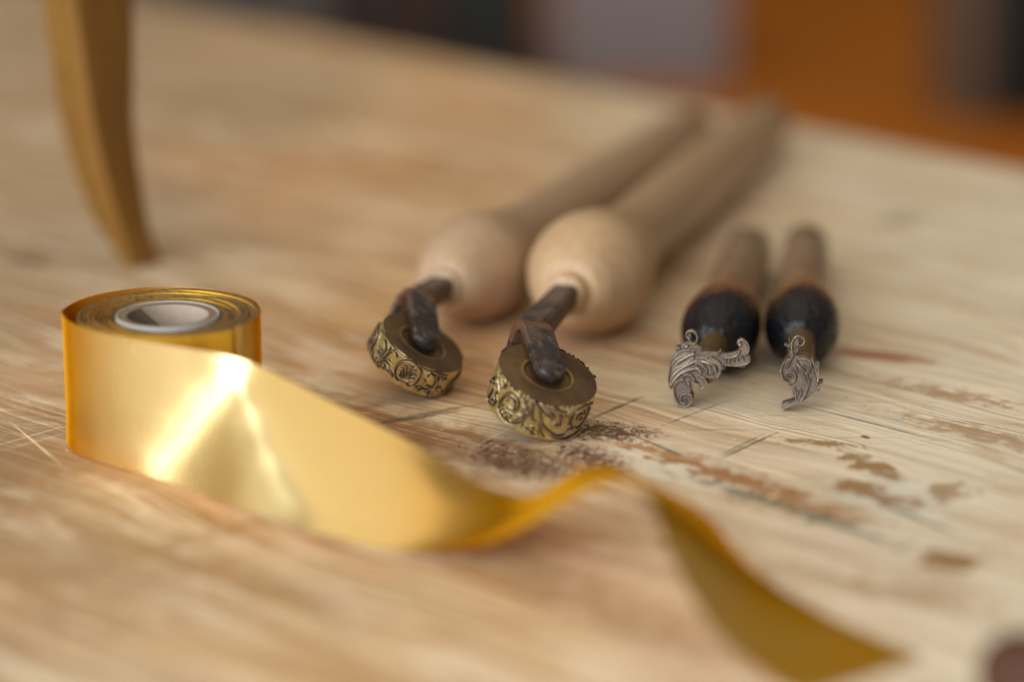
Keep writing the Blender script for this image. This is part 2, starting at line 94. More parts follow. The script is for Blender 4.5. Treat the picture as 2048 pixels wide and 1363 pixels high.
# ------------------------------------------------------------------ materials
def table_material():
    k = NT("worn_pale_wood"); P = k.vmath('SCALE', k.obj()); k.n[-1].inputs['Scale'].default_value = 1000.0   # millimetres
    R = k.mapping(P, rot=(0, 0, math.radians(44)))                       # x along the grain, y across
    wob = k.noise(k.mapping(R, scale=(.006, .012, 1)), 1.0, 3, .5, out='Color')
    wv = k.n.new('ShaderNodeVectorMath'); wv.operation = 'MULTIPLY_ADD'; k.link(wob, wv.inputs[0]); wv.inputs[1].default_value = (0, 34, 0); k.link(R, wv.inputs[2])
    G = wv.outputs[0]
    fine = k.noise(k.mapping(G, scale=(.006, .62, 1)), 1.0, 4, .62)
    mid = k.noise(k.mapping(G, scale=(.006, .17, 1)), 1.0, 4, .55)
    broad = k.noise(k.mapping(G, scale=(.005, .035, 1)), 1.0, 4, .55)
    blot = k.noise(k.mapping(G, scale=(.009, .026, 1)), 1.0, 5, .6, .4)
    blot2 = k.noise(k.mapping(P, loc=(7, 31, 0), scale=(.006, .006, 1)), 1.0, 4, .55, .3)
    base = k.ramp(broad, [(.38, (.44, .265, .14)), (.46, (.56, .375, .225)), (.54, (.63, .455, .31)), (.62, (.69, .54, .40))])
    base = k.mix(k.math('MULTIPLY', k.smooth(mid, .50, .58), .75), base, (.36, .20, .095))
    base = k.mix(k.math('MULTIPLY', k.smooth(mid, .48, .36), .6), base, (.74, .60, .45))
    base = k.mix(k.math('MULTIPLY', k.smooth(fine, .51, .60), .75), base, (.26, .145, .07))
    base = k.mix(k.math('MULTIPLY', k.smooth(fine, .47, .35), .6), base, (.80, .68, .53))
    base = k.mix(k.math('MULTIPLY', k.smooth(blot, .52, .64), .5), base, (.45, .275, .145))
    base = k.mix(k.math('MULTIPLY', k.smooth(blot2, .48, .58), .60), base, (.57, .345, .195))
    base = k.mix(k.math('MULTIPLY', k.smooth(blot, .46, .36), .45), base, (.70, .61, .50))
    # greyer, paler wood toward the right-hand end of the board, warmer brown toward the left
    sep = k.n.new('ShaderNodeSeparateXYZ'); k.link(P, sep.inputs[0])
    gx = k.math('ADD', sep.outputs[0], k.math('MULTIPLY', k.math('SUBTRACT', blot2, .5), 220.0))
    base = k.mix(1.0, base, (1.0, .91, .79), 'MULTIPLY')
    base = k.mix(k.math('MULTIPLY', k.smooth(gx, -20.0, 130.0), .66), base, (.68, .60, .49))
    base = k.mix(k.math('MULTIPLY', k.smooth(gx, -50.0, -190.0), .70), base, (.335, .235, .152))
    blot3 = k.noise(k.mapping(G, loc=(19, 2, 0), scale=(.015, .075, 1)), 1.0, 5, .62, .35)
    base = k.mix(k.math('MULTIPLY', k.smooth(blot3, .52, .62), .42), base, (.42, .26, .13))
    base = k.mix(k.math('MULTIPLY', k.smooth(blot3, .47, .38), .50), base, (.74, .60, .46))
    hair = k.noise(k.mapping(G, loc=(5, 3, 0), scale=(.004, 1.05, 1)), 1.0, 3, .55)
    base = k.mix(k.math('MULTIPLY', k.smooth(hair, .57, .64), .55), base, (.86, .74, .58))
    base = k.mix(k.math('MULTIPLY', k.smooth(hair, .42, .35), .55), base, (.20, .12, .06))
    # knife scratches across the grain, pale and dark
    for ang, off, col, amt in ((-12, 0, (.84, .72, .56), .65), (28, 40, (.80, .68, .52), .55), (-75, 90, (.14, .085, .05), .5)):
        sN = k.noise(k.mapping(P, loc=(off, off, 0), rot=(0, 0, math.radians(ang)), scale=(.010, .75, 1)), 1.0, 2, .5)
        base = k.mix(k.math('MULTIPLY', k.smooth(sN, .675, .70), amt), base, col)
    # stains with their own outlines, and one painted shadow band
    nA = k.noise(k.mapping(P, scale=(.12, .12, 1)), 1.0, 5, .62); nB = k.noise(k.mapping(G, scale=(.05, .8, 1)), 1.0, 4, .6)
    nC = k.math('ADD', k.math('MULTIPLY', k.noise(k.mapping(P, scale=(.16, .16, 1)), 1.0, 6, .68), .62), k.math('MULTIPLY', k.noise(k.mapping(G, scale=(.07, .7, 1)), 1.0, 3, .6), .38))
    def stain_or_shade(cx, cy, rx, ry, ang, col, strength, edge=.8, nk=1.0, n=None):
        nonlocal base
        q = k.mapping(P, loc=(cx, cy, 0), rot=(0, 0, math.radians(ang)), scale=(rx, ry, 1e6), typ='TEXTURE')
        d = k.math('ADD', k.vmath('LENGTH', q), k.math('MULTIPLY', k.math('SUBTRACT', n or nA, .5), nk * 2))
        base = k.mix(k.math('MULTIPLY', k.smooth(d, 1.0, edge), strength), base, col)
    BR = (.30, .165, .06); RD = (.15, .055, .028); DK = (.12, .095, .07); OR = (.40, .20, .075)
    # big soft areas
    stain_or_shade(-45, 868, 62, 34, -50, (.27, .14, .065), .75, .1, .7)
    stain_or_shade(-5, 838, 55, 26, -45, (.30, .155, .075), .60, .2, .8)
    stain_or_shade(-160, 830, 60, 90, -45, (.25, .15, .085), .60, .1, .7)
    stain_or_shade(-120, 740, 70, 40, -45, (.31, .185, .095), .55, .1, .8)
    stain_or_shade(-20, 770, 60, 22, -45, (.36, .20, .10), .50, .1, .8)
    stain_or_shade(70, 905, 55, 30, -30, (.44, .36, .26), .45, .1, .6)
    stain_or_shade(45, 835, 40, 26, -45, (.66, .585, .48), .60, .1, .7)
    stain_or_shade(112, 800, 34, 26, -45, (.60, .57, .49), .55, .1, .7)
    stain_or_shade(128, 950, 26, 9, -25, (.33, .12, .045), .80, .3, .5)
    stain_or_shade(-157, 1410, 60, 26, -30, OR, .55, .1, .6)
    stain_or_shade(-190, 1085, 16, 9, -20, (.12, .06, .035), .75, .3, .6)
    stain_or_shade(-187, 1118, 14, 7, -20, (.15, .08, .05), .5, .2, .6)
    stain_or_shade(161, 1152, 13, 20, -30, (.22, .13, .08), .55, .2, .6)
    stain_or_shade(-60, 1010, 60, 18, -40, (.50, .30, .15), .55, .1, .7)
    stain_or_shade(100, 1180, 100, 26, -45, (.52, .33, .18), .45, .1, .7)
    # glue and paint marks
    stain_or_shade(110, 829, 13, 5.5, -62, BR, .85, .88, 3.2, nC)
    stain_or_shade(103.5, 808, 8.5, 7, -20, BR, .85, .88, 3.0, nC)
    stain_or_shade(96.5, 852, 13, 3, -15, BR, .8, .85, 3.6, nC)
    stain_or_shade(113, 797, 10, 5, -30, (.30, .14, .07), .75, .75, 3.6, nC)
    stain_or_shade(82, 793, 16, 8, -40, OR, .85, .8, 3.6, nC)
    stain_or_shade(95, 784, 15, 6, -45, (.34, .18, .08), .7, .7, 3.8, nC)
    stain_or_shade(122, 746, 9, 8, -45, BR, .9, .85, 3.0, nC)
    stain_or_shade(130, 805, 6, 9, -45, BR, .7, .75, 3.6, nC)
    stain_or_shade(52, 836, 34, 4.5, -46, OR, .85, .8, 3.8, nC)
    stain_or_shade(72, 812, 34, 6, -44, (.36, .19, .085), .85, .8, 3.8, nC)
    stain_or_shade(90, 780, 44, 3.6, -48, (.18, .16, .12), .7, .4, 3.4, nC)
    stain_or_shade(72, 800, 36, 5, -45, (.24, .22, .16), .6, .3, 3.6, nC)
    for (cx, cy, rx, ry, an) in ((60, 745, 30, 10, -45), (20, 715, 40, 14, -50), (-60, 720, 34, 12, -40), (-95, 760, 36, 8, 40), (110, 720, 24, 12, -30), (150, 860, 34, 9, -45), (145, 905, 26, 8, -40), (60, 940, 26, 8, -45), (-20, 950, 34, 9, -40), (-90, 930, 30, 9, -45)):
        stain_or_shade(cx, cy, rx, ry * .8, an, (.36, .215, .11), .6, .5, 3.8, nC)
    # pencil and knife lines, plus the left wheel's cast shadow painted in
    stain_or_shade(48, 846, 21, .9, -55, DK, .85, .3, .8)
    stain_or_shade(74, 849, 21, .8, 53, DK, .9, .4, 1.1, nB)
    stain_or_shade(72, 850, 17, .6, 55, DK, .7, .4, 1.2, nB)
    stain_or_shade(34, 889, 26, 1.3, 54, (.16, .12, .07), .8, .2, .7)
    stain_or_shade(60, 884, 24, .7, 50, DK, .6, .2, 1.2, nB)
    stain_or_shade(-36, 876, 34, 2.6, 28, (.15, .105, .06), .8, .1, .8)  # shadow of the left wheel, painted into the table colour
    stain_or_shade(-26, 884, 26, 2.2, 32, (.16, .12, .08), .65, .1, .8)  # second strip of the same painted wheel shadow
    stain_or_shade(-6, 848, 17, 1.0, -48, (.13, .08, .05), .8, .3, 1.1)
    stain_or_shade(116, 872, 30, .9, -44, (.15, .125, .09), .7, .3, 1.0, nB)
    stain_or_shade(128, 866, 34, .7, -45, (.75, .66, .50), .9, .4, .8, nB)
    stain_or_shade(132, 850, 34, .7, -45, (.72, .63, .47), .8, .4, .9, nB)
    stain_or_shade(112, 858, 3, 1.5, -60, (.20, .06, .03), .9, .5, .8)
    stain_or_shade(124, 876, 5, 1.6, -30, (.30, .42, .40), .6, .3, .8)
    stain_or_shade(118, 781, 24, 2.0, -56, (.13, .115, .10), .8, .2, .7)
    stain_or_shade(-150, 852, 30, .5, -62, (.80, .64, .42), .9, .4, .5, nB)
    stain_or_shade(-152, 860, 22, .35, 48, (.80, .66, .46), .9, .4, .5, nB)
    stain_or_shade(-150, 854, 18, .3, 46, (.78, .64, .46), .7, .4, .6, nB)
    stain_or_shade(-4, 862, 16, .35, 60, (.78, .66, .52), .7, .4, .8, nB)
    stain_or_shade(4, 866, 22, .3, 62, (.78, .66, .52), .6, .4, .8, nB)
    # flaking red-brown patch around the big wheel
    def zone(cx, cy, rx, ry, ang, soft):
        q = k.mapping(P, loc=(cx, cy, 0), rot=(0, 0, math.radians(ang)), scale=(rx, ry, 1e6), typ='TEXTURE')
        return k.smooth(k.vmath('LENGTH', q), 1.0, soft)
    z = k.math('MAXIMUM', k.math('MAXIMUM', zone(30, 864, 26, 16, -15, .1), zone(2, 834, 36, 20, -48, .1)), zone(24, 838, 26, 13, -50, .1))
    fl = k.noise(k.mapping(P, scale=(.26, .26, 1)), 1.0, 7, .72, 2.2)
    ve = k.voronoi(k.mapping(k.vmath('ADD', P, k.vmath('SCALE', k.noise(k.mapping(P, scale=(.2, .2, 1)), 1, 4, .6, out='Color'))), scale=(.17, .17, 1)), 1.0)
    for nd in k.n:
        if nd.type == 'VECT_MATH' and nd.operation == 'SCALE' and nd.inputs['Scale'].default_value == 1.0: nd.inputs['Scale'].default_value = 9.0
    flake = k.math('MULTIPLY', k.smooth(k.math('ADD', fl, k.math('MULTIPLY', z, .17)), .60, .625), k.smooth(z, .02, .35))
    vein = k.math('MULTIPLY', k.smooth(ve, .06, .015), k.smooth(z, .15, .5))
    fl2 = k.noise(k.mapping(P, loc=(3, 5, 0), scale=(.07, .07, 1)), 1.0, 3, .5)
    dark = k.mix(k.smooth(fl2, .4, .6), RD, (.17, .10, .05))
    base = k.mix(k.math('MULTIPLY', z, .50), base, (.66, .51, .40))
    base = k.mix(k.math('MULTIPLY', flake, .95), base, dark)
    base = k.mix(k.math('MULTIPLY', vein, .65), base, RD)
    # pale flecks and dark specks
    fk = k.noise(k.mapping(P, loc=(11, 3, 0), scale=(.42, .42, 1)), 1.0, 2, .4)
    base = k.mix(k.math('MULTIPLY', k.smooth(fk, .74, .78), .7), base, (.82, .78, .72))
    base = k.mix(k.math('MULTIPLY', k.smooth(fk, .255, .225), .7), base, (.14, .08, .05))
    gm = k.n.new('ShaderNodeGamma'); k.link(base, gm.inputs[0]); gm.inputs[1].default_value = 1.28
    base = k.mix(1.0, gm.outputs[0], (1.47, 1.66, 1.83), 'MULTIPLY')
    k.bump(k.math('ADD', k.math('ADD', k.math('MULTIPLY', fine, .9), mid), k.math('MULTIPLY', flake, .25)), .6, .0010)
    return k.set(color=base, rough=k.math('ADD', .46, k.math('MULTIPLY', mid, .25)), spec=.35)

def wood_material(name, c1, c2, c3, rough=.5, axis_scale=(30, 30, 3), coat=0.0):
    k = NT(name); P = k.obj()
    a = k.noise(k.mapping(P, scale=tuple(10 * s for s in axis_scale)), 1.0, 5, .6); b = k.noise(P, 55.0, 4, .6)
    c = k.mix(k.smooth(a, .35, .68), c1, c2); c = k.mix(k.math('MULTIPLY', k.smooth(b, .5, .75), .6), c, c3)
    c = k.mix(k.math('MULTIPLY', k.attr('grip'), .6), c, (.39, .265, .16))
    k.bump(a, .15, .0004)
    return k.set(color=c, rough=rough, spec=.4, coat=coat, coat_rough=.25)

def foil_material(name, col, deep, rough, share):
    """dyed lacquer over metal: the tint deepens where light crosses the layer at a slant; the reverse is plain dyed film"""
    k = NT(name); P = k.obj()
    n = k.noise(P, 60.0, 3, .5); n3 = k.noise(k.mapping(P, scale=(40, 40, 9)), 1.0, 3, .55); sc = k.noise(P, 1400.0, 2, .5)
    lw = k.n.new('ShaderNodeLayerWeight'); lw.inputs[0].default_value = .5
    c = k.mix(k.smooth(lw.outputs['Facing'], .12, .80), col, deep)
    c = k.mix(k.math('MULTIPLY', k.smooth(n, .4, .65), .25), c, tuple(x * .9 for x in col))
    geo = k.n.new('ShaderNodeNewGeometry')
    k.bump(k.math('ADD', k.math('ADD', n, k.math('MULTIPLY', n3, .8)), k.math('MULTIPLY', sc, .012)), .016, .002)
    m = k.set(color=c, metal=1.0, rough=k.math('ADD', rough - .04, k.math('MULTIPLY', n3, .08)))
    k.b.inputs['Specular Tint'].default_value = (1.0, .62, .12, 1)
    d = k.n.new('ShaderNodeBsdfDiffuse'); d.inputs[0].default_value = (1.0, .50, .012, 1)
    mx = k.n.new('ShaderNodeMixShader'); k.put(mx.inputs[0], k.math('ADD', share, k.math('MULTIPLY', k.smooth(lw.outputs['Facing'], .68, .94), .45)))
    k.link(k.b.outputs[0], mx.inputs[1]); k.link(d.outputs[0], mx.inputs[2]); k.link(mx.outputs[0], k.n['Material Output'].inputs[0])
    return m

M = {}
M['table'] = table_material()
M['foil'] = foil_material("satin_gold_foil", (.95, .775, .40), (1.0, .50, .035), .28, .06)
def winding_mat():
    k = NT("foil_edges"); P = k.obj(); sep = k.n.new('ShaderNodeSeparateXYZ'); k.link(P, sep.inputs[0])
    geo = k.n.new('ShaderNodeNewGeometry'); sn = k.n.new('ShaderNodeSeparateXYZ'); k.link(geo.outputs['Normal'], sn.inputs[0])
    top = k.smooth(sn.outputs[2], .3, .7)
    n = k.noise(P, 500.0, 4, .6); n2 = k.noise(P, 140.0, 3, .5)
    c = k.mix(n2, (.20, .125, .045), (.34, .22, .085)); c = k.mix(k.smooth(n, .52, .62), c, (.13, .08, .03))
    col = k.mix(top, (1.0, .60, .05), c)
    k.bump(n, .25, .0004)
    return k.set(color=col, metal=k.math('SUBTRACT', .6, k.math('MULTIPLY', top, .1)), rough=k.math('ADD', .30, k.math('MULTIPLY', top, .14)))
M['winding'] = winding_mat()
def card_mat():
    k = NT("grey_cardboard"); P = k.obj(); n = k.noise(P, 400.0, 5, .65); n2 = k.noise(P, 60.0, 3, .5)
    c = k.mix(n, (.42, .33, .26), (.56, .46, .375)); c = k.mix(k.math('MULTIPLY', n2, .4), c, (.38, .30, .235))
    geo = k.n.new('ShaderNodeNewGeometry'); sn = k.n.new('ShaderNodeSeparateXYZ'); k.link(geo.outputs['True Normal'], sn.inputs[0])
    c = k.mix(k.smooth(sn.outputs[2], .3, .7), c, k.mix(n, (.17, .12, .085), (.30, .225, .165)))
    k.bump(n, .3, .0003); return k.set(color=c, rough=.8, spec=.2)
M['card'] = card_mat()
def plain(name, c, rough, metal=0.0, var=.12, scale=200.0, bump=.12):
    k = NT(name); P = k.obj(); n = k.noise(P, scale, 5, .62)
    col = k.mix(n, tuple(x * (1 - var) for x in c), tuple(min(1, x * (1 + var)) for x in c))
    k.bump(n, bump, .0004); return k.set(color=col, rough=rough, metal=metal)
M['white_paper'] = plain("white_paper_rim", (.46, .47, .46), .6)
M['seam'] = plain("dark_card_seam", (.215, .165, .13), .75)
def iron_mat():
    k = NT("dark_iron"); P = k.obj(); n = k.noise(P, 260.0, 6, .68); n2 = k.noise(P, 70.0, 4, .6); s = k.noise(k.mapping(P, scale=(300, 60, 300)), 1.0, 4, .6)
    c = k.mix(k.smooth(n2, .40, .60), (.055, .045, .044), (.15, .10, .075)); c = k.mix(k.math('MULTIPLY', k.smooth(n, .54, .66), .7), c, (.26, .19, .14)); c = k.mix(k.math('MULTIPLY', k.smooth(n, .45, .36), .6), c, (.03, .025, .025))
    r = k.attr('bend_tint'); rc = k.mix(n, (.13, .055, .030), (.22, .095, .046))  # redder brown colour around the fork's bend
    c = k.mix(k.math('MULTIPLY', k.smooth(k.math('ADD', r, k.math('MULTIPLY', k.math('SUBTRACT', n, .5), 2.2)), .35, .95), .85), c, rc)
    k.bump(k.math('ADD', n, s), .55, .0008)
    return k.set(color=c, metal=k.math('SUBTRACT', .55, k.math('MULTIPLY', r, .35)), rough=k.math('ADD', .30, k.math('MULTIPLY', n, .28)))
M['iron'] = iron_mat()
def wheel_face_mat():
    k = NT("brown_patinated_brass"); P = k.obj(); r = k.attr('ring'); n = k.noise(P, 300.0, 6, .68); n2 = k.noise(P, 75.0, 4, .6); sp = k.noise(P, 1100.0, 2, .5)
    c = k.mix(k.smooth(n2, .3, .7), (.095, .055, .028), (.19, .112, .048)); c = k.mix(k.math('MULTIPLY', k.smooth(n, .55, .75), .6), c, (.10, .062, .035))
    c = k.mix(k.math('MULTIPLY', k.smooth(sp, .72, .80), .6), c, (.42, .32, .22))
    c = k.mix(k.smooth(k.math('ADD', r, k.math('MULTIPLY', k.math('SUBTRACT', n, .5), 1.6)), .55, 1.2), c, (.30, .20, .07))
    k.bump(n, .22, .0004)
    return k.set(color=c, metal=.65, rough=k.math('ADD', .38, k.math('MULTIPLY', n, .2)))
M['wheel'] = wheel_face_mat()
def relief_mat():
    k = NT("engraved_brass"); P = k.obj(); h = k.attr('relief'); e = k.attr('crest'); n = k.noise(P, 420.0, 5, .68); n2 = k.noise(P, 150.0, 4, .6)
    gold = k.mix(k.smooth(n2, .3, .72), (.55, .42, .13), (.92, .77, .36)); gold = k.mix(k.math('MULTIPLY', k.smooth(n, .55, .7), .55), gold, (.20, .125, .05))
    hh = k.math('ADD', h, k.math('MULTIPLY', k.math('SUBTRACT', n, .5), .35))
    c = k.mix(k.smooth(hh, .12, .34), gold, (.070, .040, .030))
    c = k.mix(k.math('MULTIPLY', k.smooth(k.math('ADD', e, k.math('MULTIPLY', k.math('SUBTRACT', n, .5), .6)), .45, .80), .9), c, (.78, .60, .40))
    k.bump(n, .25, .0003)
    return k.set(color=c, metal=.75, rough=k.math('ADD', .24, k.math('MULTIPLY', n, .22)))
M['relief'] = relief_mat()
def stamp_mat():
    k = NT("darkened_stamp_brass"); P = k.obj(); e = k.attr('crest'); n = k.noise(P, 420.0, 5, .66); n2 = k.noise(P, 120.0, 4, .6)
    c = k.mix(k.smooth(n2, .3, .7), (.11, .098, .095), (.22, .175, .145))
    c = k.mix(k.math('MULTIPLY', k.smooth(k.math('ADD', e, k.math('MULTIPLY', k.math('SUBTRACT', n, .5), .7)), .30, .80), .95), c, (.74, .60, .46))
    k.bump(n, .25, .0003)
    return k.set(color=c, metal=.6, rough=k.math('ADD', .30, k.math('MULTIPLY', n, .2)))
M['stamp'] = stamp_mat()
M['brass'] = plain("warm_brass", (.20, .125, .05), .5, .7)
M['beech'] = wood_material("pale_beech", (.51, .335, .19), (.57, .39, .235), (.45, .275, .145), .42)
M['beech_pink'] = wood_material("pale_pinkish_beech", (.46, .315, .20), (.52, .365, .24), (.41, .265, .16), .45)
def burnt_mat():
    k = NT("charred_wood_handle"); P = k.obj(); t = k.attr('along'); n = k.noise(P, 90.0, 6, .68)
    cr = k.noise(k.mapping(P, scale=(420, 30, 420)), 1.0, 3, .55)
    tt = k.math('ADD', t, k.math('MULTIPLY', k.math('SUBTRACT', n, .5), .34))
    c = k.ramp(tt, [(.0, (.006, .006, .009)), (.115, (.005, .005, .008)), (.155, (.016, .008, .006)), (.20, (.075, .028, .012)), (.27, (.24, .10, .038)), (.40, (.36, .19, .09)), (.64, (.29, .185, .11)), (1.0, (.33, .225, .145))])
    c = k.mix(k.math('MULTIPLY', k.smooth(cr, .62, .70), .8), c, (.004, .004, .004))
    k.bump(k.math('ADD', k.math('ADD', n, k.math('MULTIPLY', cr, 2.0)), k.math('MULTIPLY', k.noise(P, 55.0, 3, .5), 4.0)), .5, .0012)
    return k.set(color=c, rough=k.math('ADD', .10, k.math('MULTIPLY', n, .34)), spec=.34)
M['burnt'] = burnt_mat()
M['amber'] = wood_material("varnished_amber_wood", (.21, .098, .014), (.25, .12, .02), (.155, .064, .009), .6, (6, 6, 1))
M['dark_wood'] = wood_material("dark_brown_wood", (.060, .020, .009), (.080, .028, .012), (.040, .014, .007), .7)
M['bench'] = wood_material("orange_brown_wood", (.56, .17, .008), (.62, .20, .012), (.48, .14, .006), .45, (1, 8, 8))
M['wall'] = plain("dark_brown_plaster", (.075, .045, .033), .8, scale=6.0)
M['grey_box'] = plain("grey_violet_card", (.26, .245, .265), .6, scale=8.0)
M['green_box'] = plain("blackish_green_cloth", (.006, .014, .014), .6, scale=8.0)
M['maroon_box'] = plain("dark_maroon_cloth", (.026, .014, .011), .6, scale=8.0)
M['blue_box'] = plain("slate_blue_card", (.075, .085, .10), .6, scale=8.0)
M['warmgrey_box'] = plain("warm_grey_card", (.13, .12, .11), .6, scale=8.0)
M['tan_box'] = plain("faded_brown_card", (.11, .075, .055), .6, scale=8.0)
M['black_box'] = plain("black_leathercloth", (.006, .006, .007), .5, scale=8.0)
M['paper_side'] = plain("brownish_paper_edge", (.17, .11, .075), .7, scale=8.0)

# ------------------------------------------------------------------ mesh helpers (all lengths given in millimetres)
def thing(name, loc, label, cat, group=None):
    o = bpy.data.objects.new(name, None); SC.collection.objects.link(o); o.location = tuple(c * .001 for c in loc); o.empty_display_size = .01
    tag(o, label, cat, group); return o
def tag(o, label, cat, group=None):
    o['label'] = label; o['category'] = cat
    if group: o['group'] = group
    return o
ORG = {}
def mesh(name, V, F, mat, root=None, parent=None, smooth=True, attrs=None, sharp=None, origin=None):
    """V in world millimetres; root = the thing's Empty, parent = direct parent (a part) if deeper"""
    V = np.asarray(V, float) * .001
    o0 = np.array(root.location) if root is not None else (np.array(origin) * .001 if origin is not None else np.zeros(3))
    me = bpy.data.meshes.new(name); me.from_pydata((V - o0).tolist(), [], [list(map(int, f)) for f in F]); me.update()
    me.materials.append(mat)
    if smooth: me.polygons.foreach_set('use_smooth', [True] * len(me.polygons))
    for a, d in (attrs or {}).items():
        at = me.attributes.new(a, 'FLOAT', 'POINT'); at.data.foreach_set('value', np.asarray(d, np.float32))
    if sharp is not None:
        me.set_sharp_from_angle(angle=math.radians(sharp))
    ob = bpy.data.objects.new(name, me); SC.collection.objects.link(ob)
    if root is None: ob.location = tuple(o0)
    par = parent or root
    if par is not None: ob.parent = par
    return ob
nrm = lambda v: np.asarray(v, float) / np.linalg.norm(v)
def frame(d):
    d = nrm(d); u = nrm(np.cross(d, (0, 0, 1) if abs(d[2]) < .95 else (1, 0, 0))); return d, u, np.cross(d, u)
def lathe_geo(prof, org, d, seg=64, cap=True):
    """prof = [(t, r)...] along d from org"""
    d, u, w = frame(d); th = np.linspace(0, 2 * np.pi, seg, endpoint=False); V = []; F = []
    for t, r in prof:
        V += list(np.asarray(org) + d * t + max(r, 1e-3) * (np.outer(np.cos(th), u) + np.outer(np.sin(th), w)))
    m = len(prof)
    for i in range(m - 1):
        for j in range(seg):
            a = i * seg + j; b = i * seg + (j + 1) % seg; F.append((a, b, b + seg, a + seg))
    if cap: F += [tuple(range(seg))[::-1], tuple(range((m - 1) * seg, m * seg))]
    return np.array(V), F
def spline(pts, n):
    """Catmull-Rom through pts, n samples"""
    P = np.asarray(pts, float); P = np.vstack([2 * P[0] - P[1], P, 2 * P[-1] - P[-2]]); m = len(P) - 3
    t = np.linspace(0, m, n); i = np.minimum(t.astype(int), m - 1); f = (t - i)[:, None]
    a, b, c, e = P[i], P[i + 1], P[i + 2], P[i + 3]
    return .5 * (2 * b + (c - a) * f + (2 * a - 5 * b + 4 * c - e) * f ** 2 + (3 * b - a - 3 * c + e) * f ** 3)
def box_geo(lo, hi, yaw=0.0, piv=None, bev=0.0):
    lo = np.array(lo, float); hi = np.array(hi, float); b = bev
    V = []; F = []
    xs = [(lo[0], lo[0] + b, hi[0] - b, hi[0])]
    # bevelled box built as three nested outlines
    def ring(i, z): return [(lo[0] + i, lo[1] + i, z), (hi[0] - i, lo[1] + i, z), (hi[0] - i, hi[1] - i, z), (lo[0] + i, hi[1] - i, z)]
    rings = [ring(b, lo[2]), ring(0, lo[2] + b), ring(0, hi[2] - b), ring(b, hi[2])]
    for r in rings: V += r
    for k in range(3):
        for j in range(4):
            a = k * 4 + j; c = k * 4 + (j + 1) % 4; F.append((a, c, c + 4, a + 4))
    F += [(3, 2, 1, 0), (12, 13, 14, 15)]
    V = np.array(V, float)
    if yaw:
        p = np.array(piv if piv is not None else (lo + hi) / 2); c, s = math.cos(yaw), math.sin(yaw); q = V - p
        V = np.stack([q[:, 0] * c - q[:, 1] * s, q[:, 0] * s + q[:, 1] * c, q[:, 2]], -1) + p
    return V, F

# ------------------------------------------------------------------ table
u = nrm((-.690, .724, 0)); w = np.array((-u[1], u[0], 0)); w = -w if w[1] > 0 else w     # far edge direction, direction toward the camera
e0 = np.array((230.7, 1253.8, 0.0))
def tp(a, b, z): return e0 + u * a + w * b + np.array((0, 0, z))
A0, A1, B1, bv = -1100, 1500, 1050, 4
rings = [[tp(A0 + i, i, z), tp(A1 - i, i, z), tp(A1 - i, B1 - i, z), tp(A0 + i, B1 - i, z)] for i, z in ((0, -36), (0, -bv), (bv * .3, -bv * .3), (bv, 0))]
V = [p for r in rings for p in r]; F = []
for k in range(3):
    for j in range(4): a = k * 4 + j; c = k * 4 + (j + 1) % 4; F.append((a, a + 4, c + 4, c))
F += [(0, 1, 2, 3), (15, 14, 13, 12)]
F = [f[::-1] for f in F] if w[0] * u[1] - w[1] * u[0] < 0 else F
table = mesh("work_table", V, F, M['table'], smooth=False)
tag(table, "worn pale wooden workbench top with brown stains and scratches under all the tools", "table")

# ------------------------------------------------------------------ background
bench = mesh("low_bench", *box_geo((-900, 1950, -240), (1500, 3290, -200), bev=3), M['bench'], smooth=False)
tag(bench, "blurred orange-brown wooden bench top beyond the far edge of the table", "bench")
wall = mesh("back_wall", *box_geo((-2200, 3400, -900), (2600, 3440, 700), bev=3), M['wall'], smooth=False); wall['kind'] = 'structure'
def crate(name, x0, x1, y, depth, h, mat, label, cat, lid=True, group=None):
    r = thing(name, ((x0 + x1) / 2, y, -200), label, cat, group)
    mesh("body", *box_geo((x0, y, -199.5), (x1, y + depth, -200 + h * .8), bev=2), mat, r, smooth=False)
    mesh("lid", *box_geo((x0 - 2, y - 2, -199.7 + h * .8), (x1 + 2, y + depth + 2, -200 + h), bev=2), mat, r, smooth=False)
crate("storage_box", 36, 190, 2490, 150, 220, M['grey_box'], "blurred pale grey box standing on the orange bench", "box")
crate("storage_box", -62, 20, 2470, 150, 240, M['green_box'], "blurred blackish green box just left of the pale grey box", "box")
crate("storage_box", -160, -68, 2480, 150, 235, M['maroon_box'], "blurred dark maroon box left of the blackish green one", "box")
crate("storage_box", -205, -164, 2500, 140, 230, M['warmgrey_box'], "narrow blurred warm grey box between the maroon and slate blue ones", "box")
crate("storage_box", -272, -209, 2500, 140, 230, M['blue_box'], "blurred slate blue box to the right of the curved leg's top", "box")
crate("storage_box", -360, -277, 2510, 140, 225, M['tan_box'], "blurred faded brown box directly right of the curved leg's top", "box")
crate("storage_box", -560, -366, 2520, 140, 240, M['maroon_box'], "blurred dark brown box at the extreme upper left corner", "box")
r = thing("upright_book", (430, 2340, -200), "blurred black book standing upright at the upper right edge", "book")
mesh("cover", *box_geo((388, 2338, -199.5), (640, 2360, 60), bev=2), M['black_box'], r, smooth=False)
mesh("spine", *box_geo((366, 2330, -199.5), (387.5, 2440, 55), yaw=.12, bev=2), M['paper_side'], r, smooth=False)

